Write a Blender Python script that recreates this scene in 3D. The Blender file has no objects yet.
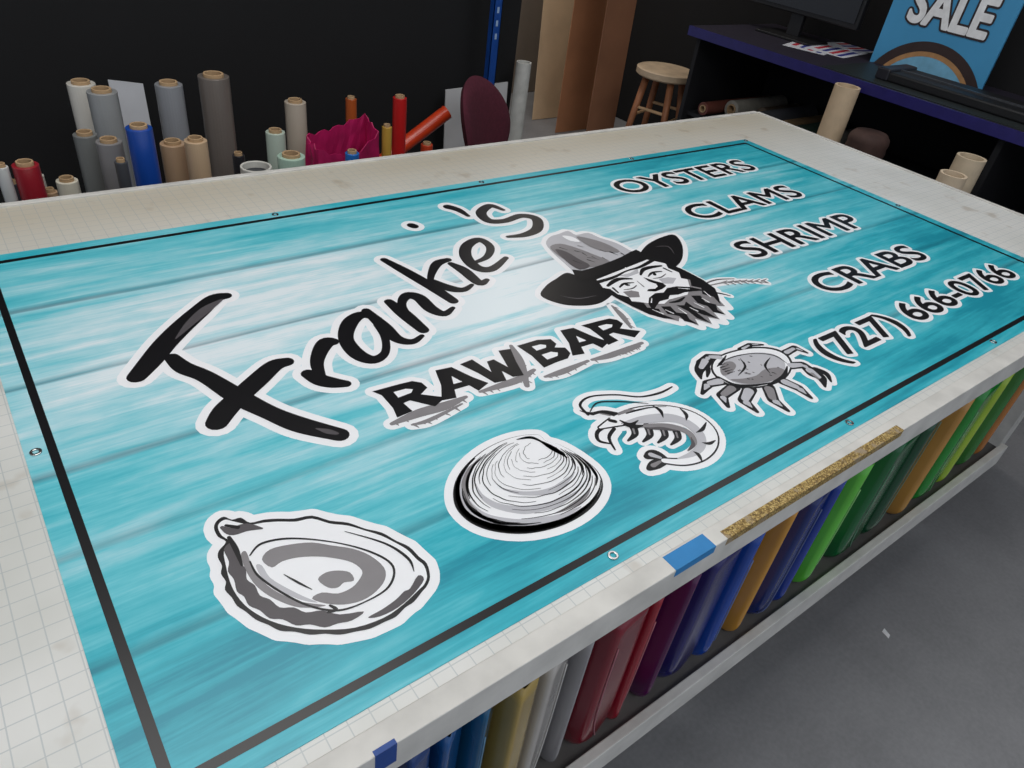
import bpy, math, random
from mathutils import Vector, Matrix
from mathutils.geometry import delaunay_2d_cdt
random.seed(3)
scene=bpy.context.scene
COL=scene.collection
# ------------------------------------------------------------ camera calibration
H=0.75; T=0.80; CZ=T+H
VP1=(1585.,9.); VP2=(-195.,-260.)
F=math.sqrt(-((VP1[0]-512)*(VP2[0]-512)+(VP1[1]-384)*(VP2[1]-384)))
d1=Vector((VP1[0]-512,VP1[1]-384,F)).normalized()
d2=Vector((VP2[0]-512,VP2[1]-384,F)).normalized()
up=d1.cross(d2).normalized()
def ray(u,v):
    r=Vector((u-512,v-384,F)); return Vector((r.dot(d1),r.dot(d2),r.dot(up)))
CAM=Vector((0,0,CZ))
def UZ(u,v,z=None):
    if z is None: z=T
    r=ray(u,v); return CAM+r*((z-CZ)/r.z)
def UY(u,v,Y):
    r=ray(u,v); return CAM+r*(Y/r.y)
def UX(u,v,X):
    r=ray(u,v); return CAM+r*(X/r.x)
def mpp(P):
    fw=Vector((d1.z,d2.z,up.z)); return (P-CAM).dot(fw)/F
cam=bpy.data.cameras.new("camera"); camo=bpy.data.objects.new("camera",cam); COL.objects.link(camo)
R=Vector((d1.x,d2.x,up.x)); U_=-Vector((d1.y,d2.y,up.y)); FW=Vector((d1.z,d2.z,up.z))
M=Matrix(((R.x,U_.x,-FW.x,0),(R.y,U_.y,-FW.y,0),(R.z,U_.z,-FW.z,CZ),(0,0,0,1)))
camo.matrix_world=M
cam.sensor_width=36; cam.sensor_fit='HORIZONTAL'; cam.lens=F/1024*36; cam.clip_start=0.02
scene.camera=camo
try: scene.view_settings.view_transform='Standard'
except Exception: pass

# ------------------------------------------------------------ materials
def lin(c):
    o=[]
    for x in c[:3]:
        x=x/255.; o.append(x/12.92 if x<=0.04045 else ((x+0.055)/1.055)**2.4)
    return (o[0],o[1],o[2],1)
MC={}
def pm(name,col,rough=.5,metal=0.,var=.12,scale=25,bump=0.,coat=0.,stretch=None):
    if name in MC: return MC[name]
    m=bpy.data.materials.new(name); m.use_nodes=True; nt=m.node_tree; b=nt.nodes['Principled BSDF']
    tc=nt.nodes.new('ShaderNodeTexCoord'); n=nt.nodes.new('ShaderNodeTexNoise'); n.inputs['Scale'].default_value=scale; n.inputs['Detail'].default_value=4
    src=tc.outputs['Object']
    if stretch:
        mp=nt.nodes.new('ShaderNodeMapping'); mp.inputs['Scale'].default_value=stretch; nt.links.new(src,mp.inputs['Vector']); src=mp.outputs['Vector']
    nt.links.new(src,n.inputs['Vector'])
    r=nt.nodes.new('ShaderNodeValToRGB'); c=lin(col)
    r.color_ramp.elements[0].position=.3; r.color_ramp.elements[1].position=.7
    r.color_ramp.elements[0].color=(c[0]*(1-var),c[1]*(1-var),c[2]*(1-var),1)
    r.color_ramp.elements[1].color=(min(1,c[0]*(1+var)),min(1,c[1]*(1+var)),min(1,c[2]*(1+var)),1)
    nt.links.new(n.outputs['Fac'],r.inputs['Fac']); nt.links.new(r.outputs['Color'],b.inputs['Base Color'])
    b.inputs['Roughness'].default_value=rough; b.inputs['Metallic'].default_value=metal
    if coat: b.inputs['Coat Weight'].default_value=coat; b.inputs['Coat Roughness'].default_value=.15
    if bump:
        bp=nt.nodes.new('ShaderNodeBump'); bp.inputs['Strength'].default_value=bump; bp.inputs['Distance'].default_value=.004
        nt.links.new(n.outputs['Fac'],bp.inputs['Height']); nt.links.new(bp.outputs['Normal'],b.inputs['Normal'])
    MC[name]=m; return m

def ng(m): 
    nt=m.node_tree
    def N(t,**k):
        n=nt.nodes.new(t)
        for a,b in k.items(): setattr(n,a,b)
        return n
    def L(a,b): nt.links.new(a,b)
    def MA(op,a,b=None,c=None,clamp=False):
        n=nt.nodes.new('ShaderNodeMath'); n.operation=op; n.use_clamp=clamp
        for i,x in enumerate((a,b,c)):
            if x is None: continue
            if isinstance(x,(int,float)): n.inputs[i].default_value=x
            else: nt.links.new(x,n.inputs[i])
        return n.outputs[0]
    return nt,N,L,MA

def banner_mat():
    m=bpy.data.materials.new("printed_turquoise_planks"); m.use_nodes=True
    nt,N,L,MA=ng(m); b=nt.nodes['Principled BSDF']
    tc=N('ShaderNodeTexCoord'); sp=N('ShaderNodeSeparateXYZ'); L(tc.outputs['Object'],sp.inputs[0])
    x,y=sp.outputs[0],sp.outputs[1]
    def noise(sx,sy,det=4,off=0,rough=.5,dist=0):
        mp=N('ShaderNodeMapping'); mp.inputs['Scale'].default_value=(sx,sy,1); mp.inputs['Location'].default_value=(off,off*1.7,0)
        L(tc.outputs['Object'],mp.inputs[0]); n=N('ShaderNodeTexNoise'); n.inputs['Scale'].default_value=1; n.inputs['Detail'].default_value=det; n.inputs['Roughness'].default_value=rough; n.inputs['Distortion'].default_value=dist
        L(mp.outputs[0],n.inputs['Vector']); return n.outputs['Fac']
    nf=noise(6,180,4,3,.65); nm=noise(2.4,30,4,9,.6,.5); nb=noise(1.6,5,4,17,.6); ns=noise(24,60,3,29,.6)
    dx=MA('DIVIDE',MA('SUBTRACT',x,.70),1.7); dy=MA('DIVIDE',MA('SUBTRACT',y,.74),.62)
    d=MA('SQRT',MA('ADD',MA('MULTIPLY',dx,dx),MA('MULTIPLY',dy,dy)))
    wash=MA('SUBTRACT',1.0,d,clamp=True)  # pale centre of the print; its lightness also stands in for gloss sheen
    yd=MA('ADD',y,MA('MULTIPLY',MA('SUBTRACT',noise(1.8,.5,4,5,.6),.5),.016))
    rp=N('ShaderNodeValToRGB'); rp.color_ramp.interpolation='LINEAR'
    mr=N('ShaderNodeMapRange'); mr.inputs[1].default_value=-.04; mr.inputs[2].default_value=1.2; L(yd,mr.inputs[0]); L(mr.outputs[0],rp.inputs[0])
    cr=rp.color_ramp
    seams=[(.19,1.),(.36,.7),(.515,1.),(.735,.85),(.965,1.)]
    cr.elements[0].position=0; cr.elements[0].color=(1,1,1,1); cr.elements[1].position=1; cr.elements[1].color=(1,1,1,1)
    for s,st in seams:
        p=(s+.04)/1.24
        for q,v in ((p-.0032,1),(p-.0010,1-st*.95),(p+.0012,1-.62*st),(p+.012,1)):
            e=cr.elements.new(q); e.color=(v,v,v,1)
    sm_=MA('MULTIPLY',MA('SUBTRACT',noise(2.2,3,3,41,.6),.30),3.2,clamp=True)
    seam=MA('SUBTRACT',1.0,MA('MULTIPLY',MA('SUBTRACT',1.0,rp.outputs[0]),MA('ADD',MA('MULTIPLY',sm_,.4),.6)))
    pr=N('ShaderNodeValToRGB'); pr.color_ramp.interpolation='CONSTANT'; L(mr.outputs[0],pr.inputs[0])
    tones=[.42,.50,.44,.54,.46,.38]; e0=pr.color_ramp.elements
    e0[0].position=0; e0[0].color=(tones[0],)*3+(1,); e0[1].position=(seams[0][0]+.04)/1.24; e0[1].color=(tones[1],)*3+(1,)
    for i in range(1,5):
        e=pr.color_ramp.elements.new((seams[i][0]+.04)/1.24); e.color=(tones[i+1],)*3+(1,)
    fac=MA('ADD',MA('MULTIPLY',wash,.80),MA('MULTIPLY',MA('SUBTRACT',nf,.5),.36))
    fac=MA('ADD',fac,MA('MULTIPLY',MA('SUBTRACT',nm,.5),.95))
    fac=MA('ADD',fac,MA('MULTIPLY',MA('SUBTRACT',nb,.5),1.0))
    fac=MA('ADD',fac,MA('MULTIPLY',MA('SUBTRACT',ns,.5),.22))
    fac=MA('ADD',fac,MA('MULTIPLY',MA('SUBTRACT',pr.outputs[0],.45),.8))
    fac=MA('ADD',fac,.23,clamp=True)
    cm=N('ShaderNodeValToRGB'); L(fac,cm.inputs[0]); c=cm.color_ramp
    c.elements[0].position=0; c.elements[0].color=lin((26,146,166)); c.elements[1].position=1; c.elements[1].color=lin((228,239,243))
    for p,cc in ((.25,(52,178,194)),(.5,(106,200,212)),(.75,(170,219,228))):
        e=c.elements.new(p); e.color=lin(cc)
    mx=N('ShaderNodeMix',data_type='RGBA',blend_type='MIX')
    L(seam,mx.inputs[0]); mx.inputs[6].default_value=lin((22,82,102)); L(cm.outputs[0],mx.inputs[7])
    L(mx.outputs[2],b.inputs['Base Color']); b.inputs['Roughness'].default_value=.34
    return m

def mat_grid():
    m=bpy.data.materials.new("cutting_mat_grid"); m.use_nodes=True
    nt,N,L,MA=ng(m); b=nt.nodes['Principled BSDF']
    tc=N('ShaderNodeTexCoord'); sp=N('ShaderNodeSeparateXYZ'); L(tc.outputs['Object'],sp.inputs[0])
    def line(s,per,w):
        f=MA('FRACT',MA('DIVIDE',MA('ADD',s,10.0),per)); return MA('LESS_THAN',f,w)
    g1=MA('MAXIMUM',line(sp.outputs[0],.0254,.055),line(sp.outputs[1],.0254,.055))
    n=N('ShaderNodeTexNoise'); n.inputs['Scale'].default_value=3; n.inputs['Detail'].default_value=5; L(tc.outputs['Object'],n.inputs['Vector'])
    r=N('ShaderNodeValToRGB'); L(n.outputs['Fac'],r.inputs[0]); r.color_ramp.elements[0].position=.35; r.color_ramp.elements[1].position=.65
    r.color_ramp.elements[0].color=lin((205,206,200)); r.color_ramp.elements[1].color=lin((224,224,220))
    yy=MA('MULTIPLY',MA('MULTIPLY',MA('ADD',sp.outputs[1],.40),3.2,clamp=True),MA('ADD',n.outputs['Fac'],.2,clamp=True))
    m0=N('ShaderNodeMix',data_type='RGBA'); L(yy,m0.inputs[0]); L(r.outputs[0],m0.inputs[6]); m0.inputs[7].default_value=lin((190,180,158))
    n2=N('ShaderNodeTexNoise'); n2.inputs['Scale'].default_value=14; n2.inputs['Detail'].default_value=3; L(tc.outputs['Object'],n2.inputs['Vector'])
    st=MA('MULTIPLY',MA('MULTIPLY',MA('SUBTRACT',n2.outputs['Fac'],.62),8,clamp=True),.4)
    m3=N('ShaderNodeMix',data_type='RGBA'); L(st,m3.inputs[0]); L(m0.outputs[2],m3.inputs[6]); m3.inputs[7].default_value=lin((150,128,98))
    m1=N('ShaderNodeMix',data_type='RGBA'); L(MA('MULTIPLY',g1,.42),m1.inputs[0]); L(m3.outputs[2],m1.inputs[6]); m1.inputs[7].default_value=lin((146,160,166))
    L(m1.outputs[2],b.inputs['Base Color']); b.inputs['Roughness'].default_value=.4
    return m

def floor_mat():
    m=bpy.data.materials.new("grey_concrete"); m.use_nodes=True
    nt,N,L,MA=ng(m); b=nt.nodes['Principled BSDF']
    tc=N('ShaderNodeTexCoord')
    n=N('ShaderNodeTexNoise'); n.inputs['Scale'].default_value=2.5; n.inputs['Detail'].default_value=8; n.inputs['Roughness'].default_value=.65; L(tc.outputs['Object'],n.inputs['Vector'])
    v=N('ShaderNodeTexNoise'); v.inputs['Scale'].default_value=90; v.inputs['Detail'].default_value=2; L(tc.outputs['Object'],v.inputs['Vector'])
    r=N('ShaderNodeValToRGB'); L(MA('ADD',MA('MULTIPLY',n.outputs['Fac'],.75),MA('MULTIPLY',v.outputs['Fac'],.25)),r.inputs[0])
    r.color_ramp.elements[0].position=.35; r.color_ramp.elements[1].position=.68
    r.color_ramp.elements[0].color=lin((118,118,120)); r.color_ramp.elements[1].color=lin((144,144,146))
    L(r.outputs[0],b.inputs['Base Color']); b.inputs['Roughness'].default_value=.55
    bp=N('ShaderNodeBump'); bp.inputs['Strength'].default_value=.15; bp.inputs['Distance'].default_value=.003; L(v.outputs['Fac'],bp.inputs['Height']); L(bp.outputs[0],b.inputs['Normal'])
    return m

def glitter_mat():
    m=bpy.data.materials.new("gold_glitter"); m.use_nodes=True
    nt,N,L,MA=ng(m); b=nt.nodes['Principled BSDF']
    tc=N('ShaderNodeTexCoord'); v=N('ShaderNodeTexVoronoi'); v.inputs['Scale'].default_value=460; L(tc.outputs['Object'],v.inputs['Vector'])
    r=N('ShaderNodeValToRGB'); sp=N('ShaderNodeSeparateColor'); L(v.outputs['Color'],sp.inputs[0]); L(sp.outputs[0],r.inputs[0])
    r.color_ramp.elements[0].color=lin((92,70,34)); r.color_ramp.elements[1].color=lin((206,182,118)); e=r.color_ramp.elements.new(.5); e.color=lin((146,118,60))
    n=N('ShaderNodeTexNoise'); n.inputs['Scale'].default_value=30; n.inputs['Detail'].default_value=5; n.inputs['Roughness'].default_value=.7; L(tc.outputs['Object'],n.inputs['Vector'])
    mx=N('ShaderNodeMix',data_type='RGBA'); L(MA('MULTIPLY',MA('SUBTRACT',n.outputs['Fac'],.55),12,clamp=True),mx.inputs[0]); L(r.outputs[0],mx.inputs[6]); mx.inputs[7].default_value=lin((156,140,116))
    L(mx.outputs[2],b.inputs['Base Color']); b.inputs['Roughness'].default_value=.6; b.inputs['Metallic'].default_value=.1
    return m

# ------------------------------------------------------------ object helpers
def link(o): COL.objects.link(o); return o
def thing(name,label,cat,base,group=None,kind=None):
    e=bpy.data.objects.new(name,None); e.empty_display_size=.05; link(e); e.location=base
    e["label"]=label; e["category"]=cat
    if group: e["group"]=group
    return e
def mesh(name,vf,mats,base=(0,0,0),smooth=False,mi=None):
    me=bpy.data.meshes.new(name); b=Vector(base)
    me.from_pydata([tuple(Vector(v)-b) for v in vf[0]],[],vf[1])
    if not isinstance(mats,(list,tuple)): mats=[mats]
    for m in mats: me.materials.append(m)
    if mi:
        for p,i in zip(me.polygons,mi): p.material_index=i
    if smooth:
        for p in me.polygons: p.use_smooth=True
    me.update(); return me
def bevel(o,w,seg=2):
    m=o.modifiers.new('bevel','BEVEL'); m.width=w; m.segments=seg; m.limit_method='ANGLE'; m.angle_limit=math.radians(40)
def part(par,name,vf,mats,smooth=False,bev=0,label=None,mi=None):
    o=bpy.data.objects.new(name,mesh(name,vf,mats,par.location,smooth,mi)); link(o); o.parent=par
    if bev: bevel(o,bev)
    if label: o["label"]=label
    return o
def solo(name,vf,mats,label,cat,base,smooth=False,bev=0,group=None,mi=None):
    o=bpy.data.objects.new(name,mesh(name,vf,mats,base,smooth,mi)); link(o); o.location=base
    o["label"]=label; o["category"]=cat
    if group: o["group"]=group
    if bev: bevel(o,bev)
    return o
def struct(name,vf,mats):
    o=bpy.data.objects.new(name,mesh(name,vf,mats)); link(o); o["kind"]="structure"; return o
def box(x0,x1,y0,y1,z0,z1):
    v=[(x0,y0,z0),(x1,y0,z0),(x1,y1,z0),(x0,y1,z0),(x0,y0,z1),(x1,y0,z1),(x1,y1,z1),(x0,y1,z1)]
    return v,[(0,3,2,1),(4,5,6,7),(0,1,5,4),(1,2,6,5),(2,3,7,6),(3,0,4,7)]
def obox(c,ax,ay,az,sx,sy,sz):
    c=Vector(c); v=[]
    for z in (-.5,.5):
        for a,b in ((-.5,-.5),(.5,-.5),(.5,.5),(-.5,.5)):
            v.append(c+Vector(ax)*sx*a+Vector(ay)*sy*b+Vector(az)*sz*z)
    return v,[(0,3,2,1),(4,5,6,7),(0,1,5,4),(1,2,6,5),(2,3,7,6),(3,0,4,7)]
def comb(*l):
    V=[];Fs=[]
    for v,f in l:
        o=len(V); V+=list(v); Fs+=[tuple(i+o for i in q) for q in f]
    return V,Fs
def frame(d):
    d=Vector(d).normalized(); a=Vector((0,0,1)) if abs(d.z)<.9 else Vector((1,0,0))
    x=d.cross(a).normalized(); return x,d.cross(x).normalized()
def sweep(pts,rad,seg=16,cap=True):
    pts=[Vector(p) for p in pts]; 
    if isinstance(rad,(int,float)): rad=[rad]*len(pts)
    V=[];Fs=[]; x=None
    for i,p in enumerate(pts):
        d=(pts[min(i+1,len(pts)-1)]-pts[max(i-1,0)]).normalized()
        if x is None: x,y=frame(d)
        else:
            x=(x-d*x.dot(d)).normalized(); y=d.cross(x)
        for k in range(seg):
            a=2*math.pi*k/seg; V.append(p+(x*math.cos(a)+y*math.sin(a))*rad[i])
    for i in range(len(pts)-1):
        for k in range(seg):
            a=i*seg+k; b=i*seg+(k+1)%seg; Fs.append((a,b,b+seg,a+seg))
    if cap: Fs.append(tuple(range(seg-1,-1,-1))); n=(len(pts)-1)*seg; Fs.append(tuple(range(n,n+seg)))
    return V,Fs
def annulus(p0,p1,ro,ri,seg=28):
    p0=Vector(p0);p1=Vector(p1); x,y=frame(p1-p0); V=[]
    for p,r in ((p0,ro),(p1,ro),(p1,ri),(p0,ri)):
        for k in range(seg):
            a=2*math.pi*k/seg; V.append(p+(x*math.cos(a)+y*math.sin(a))*r)
    Fs=[]
    for j in range(4):
        for k in range(seg):
            a=j*seg+k;b=j*seg+(k+1)%seg; c=((j+1)%4)*seg
            Fs.append((a,b,c+(k+1)%seg,c+k))
    return V,Fs

# ------------------------------------------------------------ 2D art on the banner
def cat(pts,n=6,closed=False):
    P=[tuple(p) for p in pts]; out=[]; L_=len(P); rng=L_ if closed else L_-1
    for i in range(rng):
        if closed: a,b,c,d=P[(i-1)%L_],P[i],P[(i+1)%L_],P[(i+2)%L_]
        else: a,b,c,d=P[max(i-1,0)],P[i],P[i+1],P[min(i+2,L_-1)]
        for k in range(n):
            t=k/n
            out.append(tuple(.5*((2*b[j])+(-a[j]+c[j])*t+(2*a[j]-5*b[j]+4*c[j]-d[j])*t*t+(-a[j]+3*b[j]-3*c[j]+d[j])*t**3) for j in range(len(b))))
    if not closed: out.append(P[-1])
    return out
def area(p):
    return .5*sum(p[i][0]*p[(i+1)%len(p)][1]-p[(i+1)%len(p)][0]*p[i][1] for i in range(len(p)))
def raw(polys):
    V=[];Fs=[]
    for p in polys:
        o=len(V); V+=[(q[0],q[1]) for q in p]; Fs.append(tuple(range(o,o+len(p))))
    return V,Fs
def union(polys):
    ps=[]
    for p in polys:
        a=area(p)
        if abs(a)<1e-9: continue
        ps.append(p if a>0 else p[::-1])
    if not ps: return [],[]
    if len(ps)==1: return raw(ps)
    V=[];Fs=[]
    for p in ps:
        o=len(V); V+=[Vector((q[0]*100,q[1]*100)) for q in p]; Fs.append(list(range(o,o+len(p))))
    r=delaunay_2d_cdt(V,[],Fs,0,1e-4,True)
    vs,fs,of=r[0],r[2],r[5]
    out=[];tot=0
    for f,g in zip(fs,of):
        if len(g)>0:
            a=area([vs[i] for i in f]); tot+=abs(a); out.append(tuple(f) if a>0 else tuple(f)[::-1])
    mx=max(area(p) for p in ps)*1e4; sm=sum(area(p) for p in ps)*1e4
    if tot<mx*.98 or tot>sm*1.02:
        print("UNION FALLBACK",tot,mx,sm,len(ps)); return raw(ps)
    return [(v.x/100,v.y/100) for v in vs],out
def spolys(pts,w):
    out=[]
    for i,(p,ww) in enumerate(zip(pts,w)):
        if ww<=0: continue
        n=8 if ww<.012 else 14
        out.append([(p[0]+ww/2*math.cos(2*math.pi*(k+.13*i)/n),p[1]+ww/2*math.sin(2*math.pi*(k+.13*i)/n)) for k in range(n)])
    for i in range(len(pts)-1):
        a,b=pts[i],pts[i+1]; dx,dy=b[0]-a[0],b[1]-a[1]; l=math.hypot(dx,dy)
        if l<1e-5: continue
        nx,ny=-dy/l,dx/l; wa,wb=w[i]/2,w[i+1]/2
        out.append([(a[0]+nx*wa,a[1]+ny*wa),(a[0]-nx*wa,a[1]-ny*wa),(b[0]-nx*wb,b[1]-ny*wb),(b[0]+nx*wb,b[1]+ny*wb)])
    return out
WHITE=pm("print_white",(244,245,247),.38,var=.01); BLACK=pm("print_black",(16,15,18),.35,var=.1)
GREY=pm("print_grey",(134,131,133),.38,var=.05); LGREY=pm("print_light_grey",(190,190,195),.38,var=.03); DGREY=pm("print_dark_grey",(84,80,83),.38,var=.06)
# layers: 0 halo, 1 light, 2 grey, 3 dark, 4 black, 5 white, 6 light, 7 grey, 8 dark, 9 black, 10 white
ARTM=[WHITE,LGREY,GREY,DGREY,BLACK,WHITE,LGREY,GREY,DGREY,BLACK,WHITE]; NL=11
BZ=T+.0012
class Art:
    def __init__(s): s.L={i:[] for i in range(NL)}
    def w(s,pts): return [tuple(UZ(p[0],p[1],BZ)[:2]) for p in pts]
    def poly(s,pts,layer,halo=0,sm=True,world=False,n=5):
        P=pts if world else s.w(pts)
        if sm: P=cat(P,n,True)
        s.L[layer].append(P)
        if halo:
            st=2 if sm else 1
            s.L[0].append(P); q=(P+[P[0]])[::st]+[P[0]]; s.L[0]+=spolys(q,[2*halo]*len(q))
    def stroke(s,pts,wid,layer,halo=0,world=False,n=6,sm=True):
        P=pts if world else s.w(pts)
        if isinstance(wid,(int,float)): wid=[wid]*len(P)
        elif len(wid)!=len(P):
            nw=[]
            for i in range(len(P)):
                t=i/(len(P)-1)*(len(wid)-1); j=min(int(t),len(wid)-2); nw.append(wid[j]*(1-(t-j))+wid[j+1]*(t-j))
            wid=nw
        Q=[(p[0],p[1],w) for p,w in zip(P,wid)]
        if sm: Q=cat(Q,n)
        pp=[(q[0],q[1]) for q in Q]; ww=[max(.0004,q[2]) for q in Q]
        s.L[layer]+=spolys(pp,ww)
        if halo: s.L[0]+=spolys(pp,[x+2*halo for x in ww])
    def build(s,par,name,label=None):
        V=[];Fs=[];mi=[]
        for i in range(NL):
            vs,fs=union(s.L[i]) if s.L[i] else ([],[])
            o=len(V); z=BZ+.0002+.00012*i
            V+=[(x,y,z) for x,y in vs]; Fs+=[tuple(k+o for k in f) for f in fs]; mi+=[i]*len(fs)
        return part(par,name,(V,Fs),ARTM,mi=mi,label=label)
def textmesh(body,x0,y0,x1,y1,off=.0,shear=0,space=1.0):
    cu=bpy.data.curves.new("t",'FONT'); cu.body=body; cu.resolution_u=6; cu.offset=off; cu.shear=shear; cu.space_character=space
    o=bpy.data.objects.new("t",cu); link(o); bpy.context.view_layer.update()
    me=bpy.data.meshes.new_from_object(o.evaluated_get(bpy.context.evaluated_depsgraph_get()))
    vs=[v.co.copy() for v in me.vertices]; fs=[tuple(p.vertices) for p in me.polygons]
    cnt={}
    for f in fs:
        for i in range(len(f)):
            k=tuple(sorted((f[i],f[(i+1)%len(f)]))); cnt[k]=cnt.get(k,0)+1
    be=[k for k,c in cnt.items() if c==1]
    bpy.data.objects.remove(o); bpy.data.curves.remove(cu); bpy.data.meshes.remove(me)
    xa=min(v.x for v in vs);xb=max(v.x for v in vs);ya=min(v.y for v in vs);yb=max(v.y for v in vs)
    V=[(x0+(v.x-xa)/(xb-xa)*(x1-x0),y0+(v.y-ya)/(yb-ya)*(y1-y0)) for v in vs]
    fs=[f if area([V[i] for i in f])>0 else f[::-1] for f in fs]
    return V,fs,be

# ============================================================ TABLE
BX0,BX1,BY0,BY1=-.034,2.338,.366,1.560
TX0,TX1,TY0,TY1=-.62,2.713,.316,1.80
white_paint=pm("white_painted_wood",(222,221,216),.45,var=.05,scale=12,bump=.1)
white_dirty=pm("scuffed_white_paint",(208,206,200),.5,var=.12,scale=18,bump=.2)
table=thing("work_table","large white work table with gridded cutting mat and storage bay","work table",((TX0+TX1)/2,TY1,0))
part(table,"tabletop",box(TX0,TX1,TY0+.02,TY1-.0,T-.03,T-.003),white_paint,bev=.001)
part(table,"cutting_mat",box(TX0,TX1-.015,TY0+.030,TY1-.017,T-.003,T),mat_grid(),label="translucent white cutting mat with fine grid")
part(table,"edge_trim",comb(box(TX0,TX1,TY0,TY0+.030,T-.055,T+.0015),box(TX0,TX1,TY1-.017,TY1,T-.06,T+.004),box(TX1-.015,TX1,TY0,TY1,T-.06,T+.004)),white_dirty,bev=.0015)
SZ=.352; CX1=2.155
part(table,"lower_shelf",box(TX0+.05,CX1,TY0+.0,1.72,SZ-.02,SZ),pm("shade_dark_shelf",(96,94,92),.6))  # shelf coloured dark grey to paint in the shade between the sheets
part(table,"shelf_lip",box(TX0+.05,CX1+.004,TY0-.018,TY0,SZ-.05,SZ+.018),white_dirty,bev=.002)
part(table,"end_panel",box(CX1-.018,CX1,TY0+.03,1.72,SZ,T-.03),white_paint)
part(table,"end_panel",box(TX0+.05,TX0+.068,TY0+.03,1.72,SZ,T-.03),white_paint)
part(table,"back_panel",box(TX0+.068,CX1-.018,.98,.99,SZ,T-.03),pm("dark_board",(30,30,34),.8))
for x in (TX0+.12,1.0,CX1-.06,TX1-.08):
    for y in (TY0+.10,TY1-.12):
        part(table,"leg",box(x-.035,x+.035,y-.035,y+.035,0,(SZ-.02 if x<CX1 else T-.03)),white_dirty,bev=.002)
def edgex(u):
    return UZ(u,983.7-.61*u).x
gx0,gx1=edgex(728),edgex(905)
part(table,"glitter_tape",comb(box(gx0,gx1,TY0-.0003,TY0+.015,T+.0015,T+.0018),box(gx0,gx1,TY0-.0004,TY0-.0001,T-.013,T+.0018)),glitter_mat(),label="worn gold glitter tape stuck along the table edge")
blue_t=pm("blue_masking_tape",(38,128,190),.55,var=.08)
bx0,bx1=edgex(676),edgex(716)
part(table,"masking_tape",comb(box(bx0,bx1,TY0-.0004,TY0+.026,T+.0015,T+.0019),box(bx0,bx1,TY0-.0005,TY0-.0001,T-.012,T+.0019)),blue_t,label="light blue masking tape")
bx0,bx1=edgex(374),edgex(396)
part(table,"masking_tape",comb(box(bx0,bx1,TY0-.0004,TY0+.006,T+.0015,T+.0019),box(bx0,bx1,TY0-.0005,TY0-.0001,T-.035,T+.0019)),pm("dark_blue_tape",(20,66,140),.5),label="dark blue masking tape")

# ============================================================ BANNER
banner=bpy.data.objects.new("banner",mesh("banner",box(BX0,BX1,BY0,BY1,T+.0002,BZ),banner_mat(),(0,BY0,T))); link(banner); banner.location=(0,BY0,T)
banner["label"]="turquoise wood-print vinyl banner with seafood bar lettering lying on table"; banner["category"]="banner"
fx0,fx1,fy0,fy1=.000,2.300,.396,1.528; bw=.0115
def ringb(w,z,bwid):
    o=[(fx0-w,fy0-w),(fx1+w,fy0-w),(fx1+w,fy1+w),(fx0-w,fy1+w)]; i=[(fx0-w+bwid,fy0-w+bwid),(fx1+w-bwid,fy0-w+bwid),(fx1+w-bwid,fy1+w-bwid),(fx0-w+bwid,fy1+w-bwid)]
    V=[(x,y,z) for x,y in o+i]; return V,[(0,1,5,4),(1,2,6,5),(2,3,7,6),(3,0,4,7)]
part(banner,"border_stripe",ringb(.006,BZ+.0002,bw),BLACK,label="black printed border line")
steel=pm("nickel",(200,200,198),.25,1.,var=.05)
gxs=[BX0+.014+i*(BX1-BX0-.028)/4 for i in range(5)]; gys=[BY0+.014,.940,BY1-.014]
for i,x in enumerate(gxs):
    for j,y in enumerate(gys):
        if j==1 and 0<i<4: continue
        v,f=annulus((x,y,BZ),(x,y,BZ+.0022),.0078,.0040,24)
        part(banner,"grommet",(v,f),steel,bev=.0008,label="metal grommet")
# ---- script lettering
a=Art(); hl=.0140
S=lambda pts,w: a.stroke(pts,[x/1000 for x in w] if isinstance(w,(list,tuple)) else w/1000,4,hl)
S([(226,296),(214,299),(200,311),(183,326),(166,343),(152,360),(137,377)],[22,31,38,40,40,38,31])
S([(172,358),(184,368),(206,377),(240,398),(270,413),(300,425),(340,435)],[24,31,30,36,32,36,29])
S([(287,362),(274,366),(258,380),(238,398),(225,411),(217,423)],[24,32,36,36,38,34])
# r
S([(308,374),(320,380),(333,383),(346,384)],[24,31,28,18])
S([(321,378),(317,364),(320,352),(326,343),(333,342)],[18,23,28,31,22])
# a
S([(378,319),(362,315),(350,323),(346,339),(357,354),(373,360),(385,353),(385,338),(377,325)],[16,24,31,28,30,24,16,15,14])
S([(366,311),(384,327),(397,339),(412,342),(422,336)],[18,28,24,17,10])
# n
S([(389,302),(404,314),(423,330)],[20,30,24])
S([(412,320),(402,305),(407,296),(419,298),(431,309),(444,314),(453,308)],[11,17,25,28,28,19,10])
# k
S([(384,260),(406,272),(430,286),(453,301)],[17,26,28,23])
S([(431,287),(431,276),(437,264),(448,260)],[12,16,23,17])
S([(433,281),(448,288),(463,290),(472,285)],[14,26,18,10])
# i
S([(451,264),(464,271),(479,283),(487,280)],[16,28,23,12])
S([(411.5,225.5),(414,226.5)],[23,23])
# e
S([(474,263),(487,257),(490,247),(479,240),(467,246),(466,257),(477,268),(492,269),(506,258)],[11,17,21,23,27,29,28,22,13])
# apostrophe
S([(448,207),(458,210),(468,216)],[26,22,12])
# s
S([(503,210),(490,206),(481,213),(489,221),(505,221),(521,216),(536,219),(537,229),(525,235),(508,237)],[13,23,28,27,22,24,28,28,22,12])
for pts,w,l in (([(222,300),(206,310),(190,324),(176,339)],[.005,.020,.016,.003],8),([(219,302),(205,312),(195,322)],[.003,.011,.003],7),([(316,429),(328,432),(337,434)],[.002,.011,.006],8)):
    a.stroke(pts,w,l)
a.build(banner,"script_lettering","black brush-script lettering with white outline")
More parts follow.
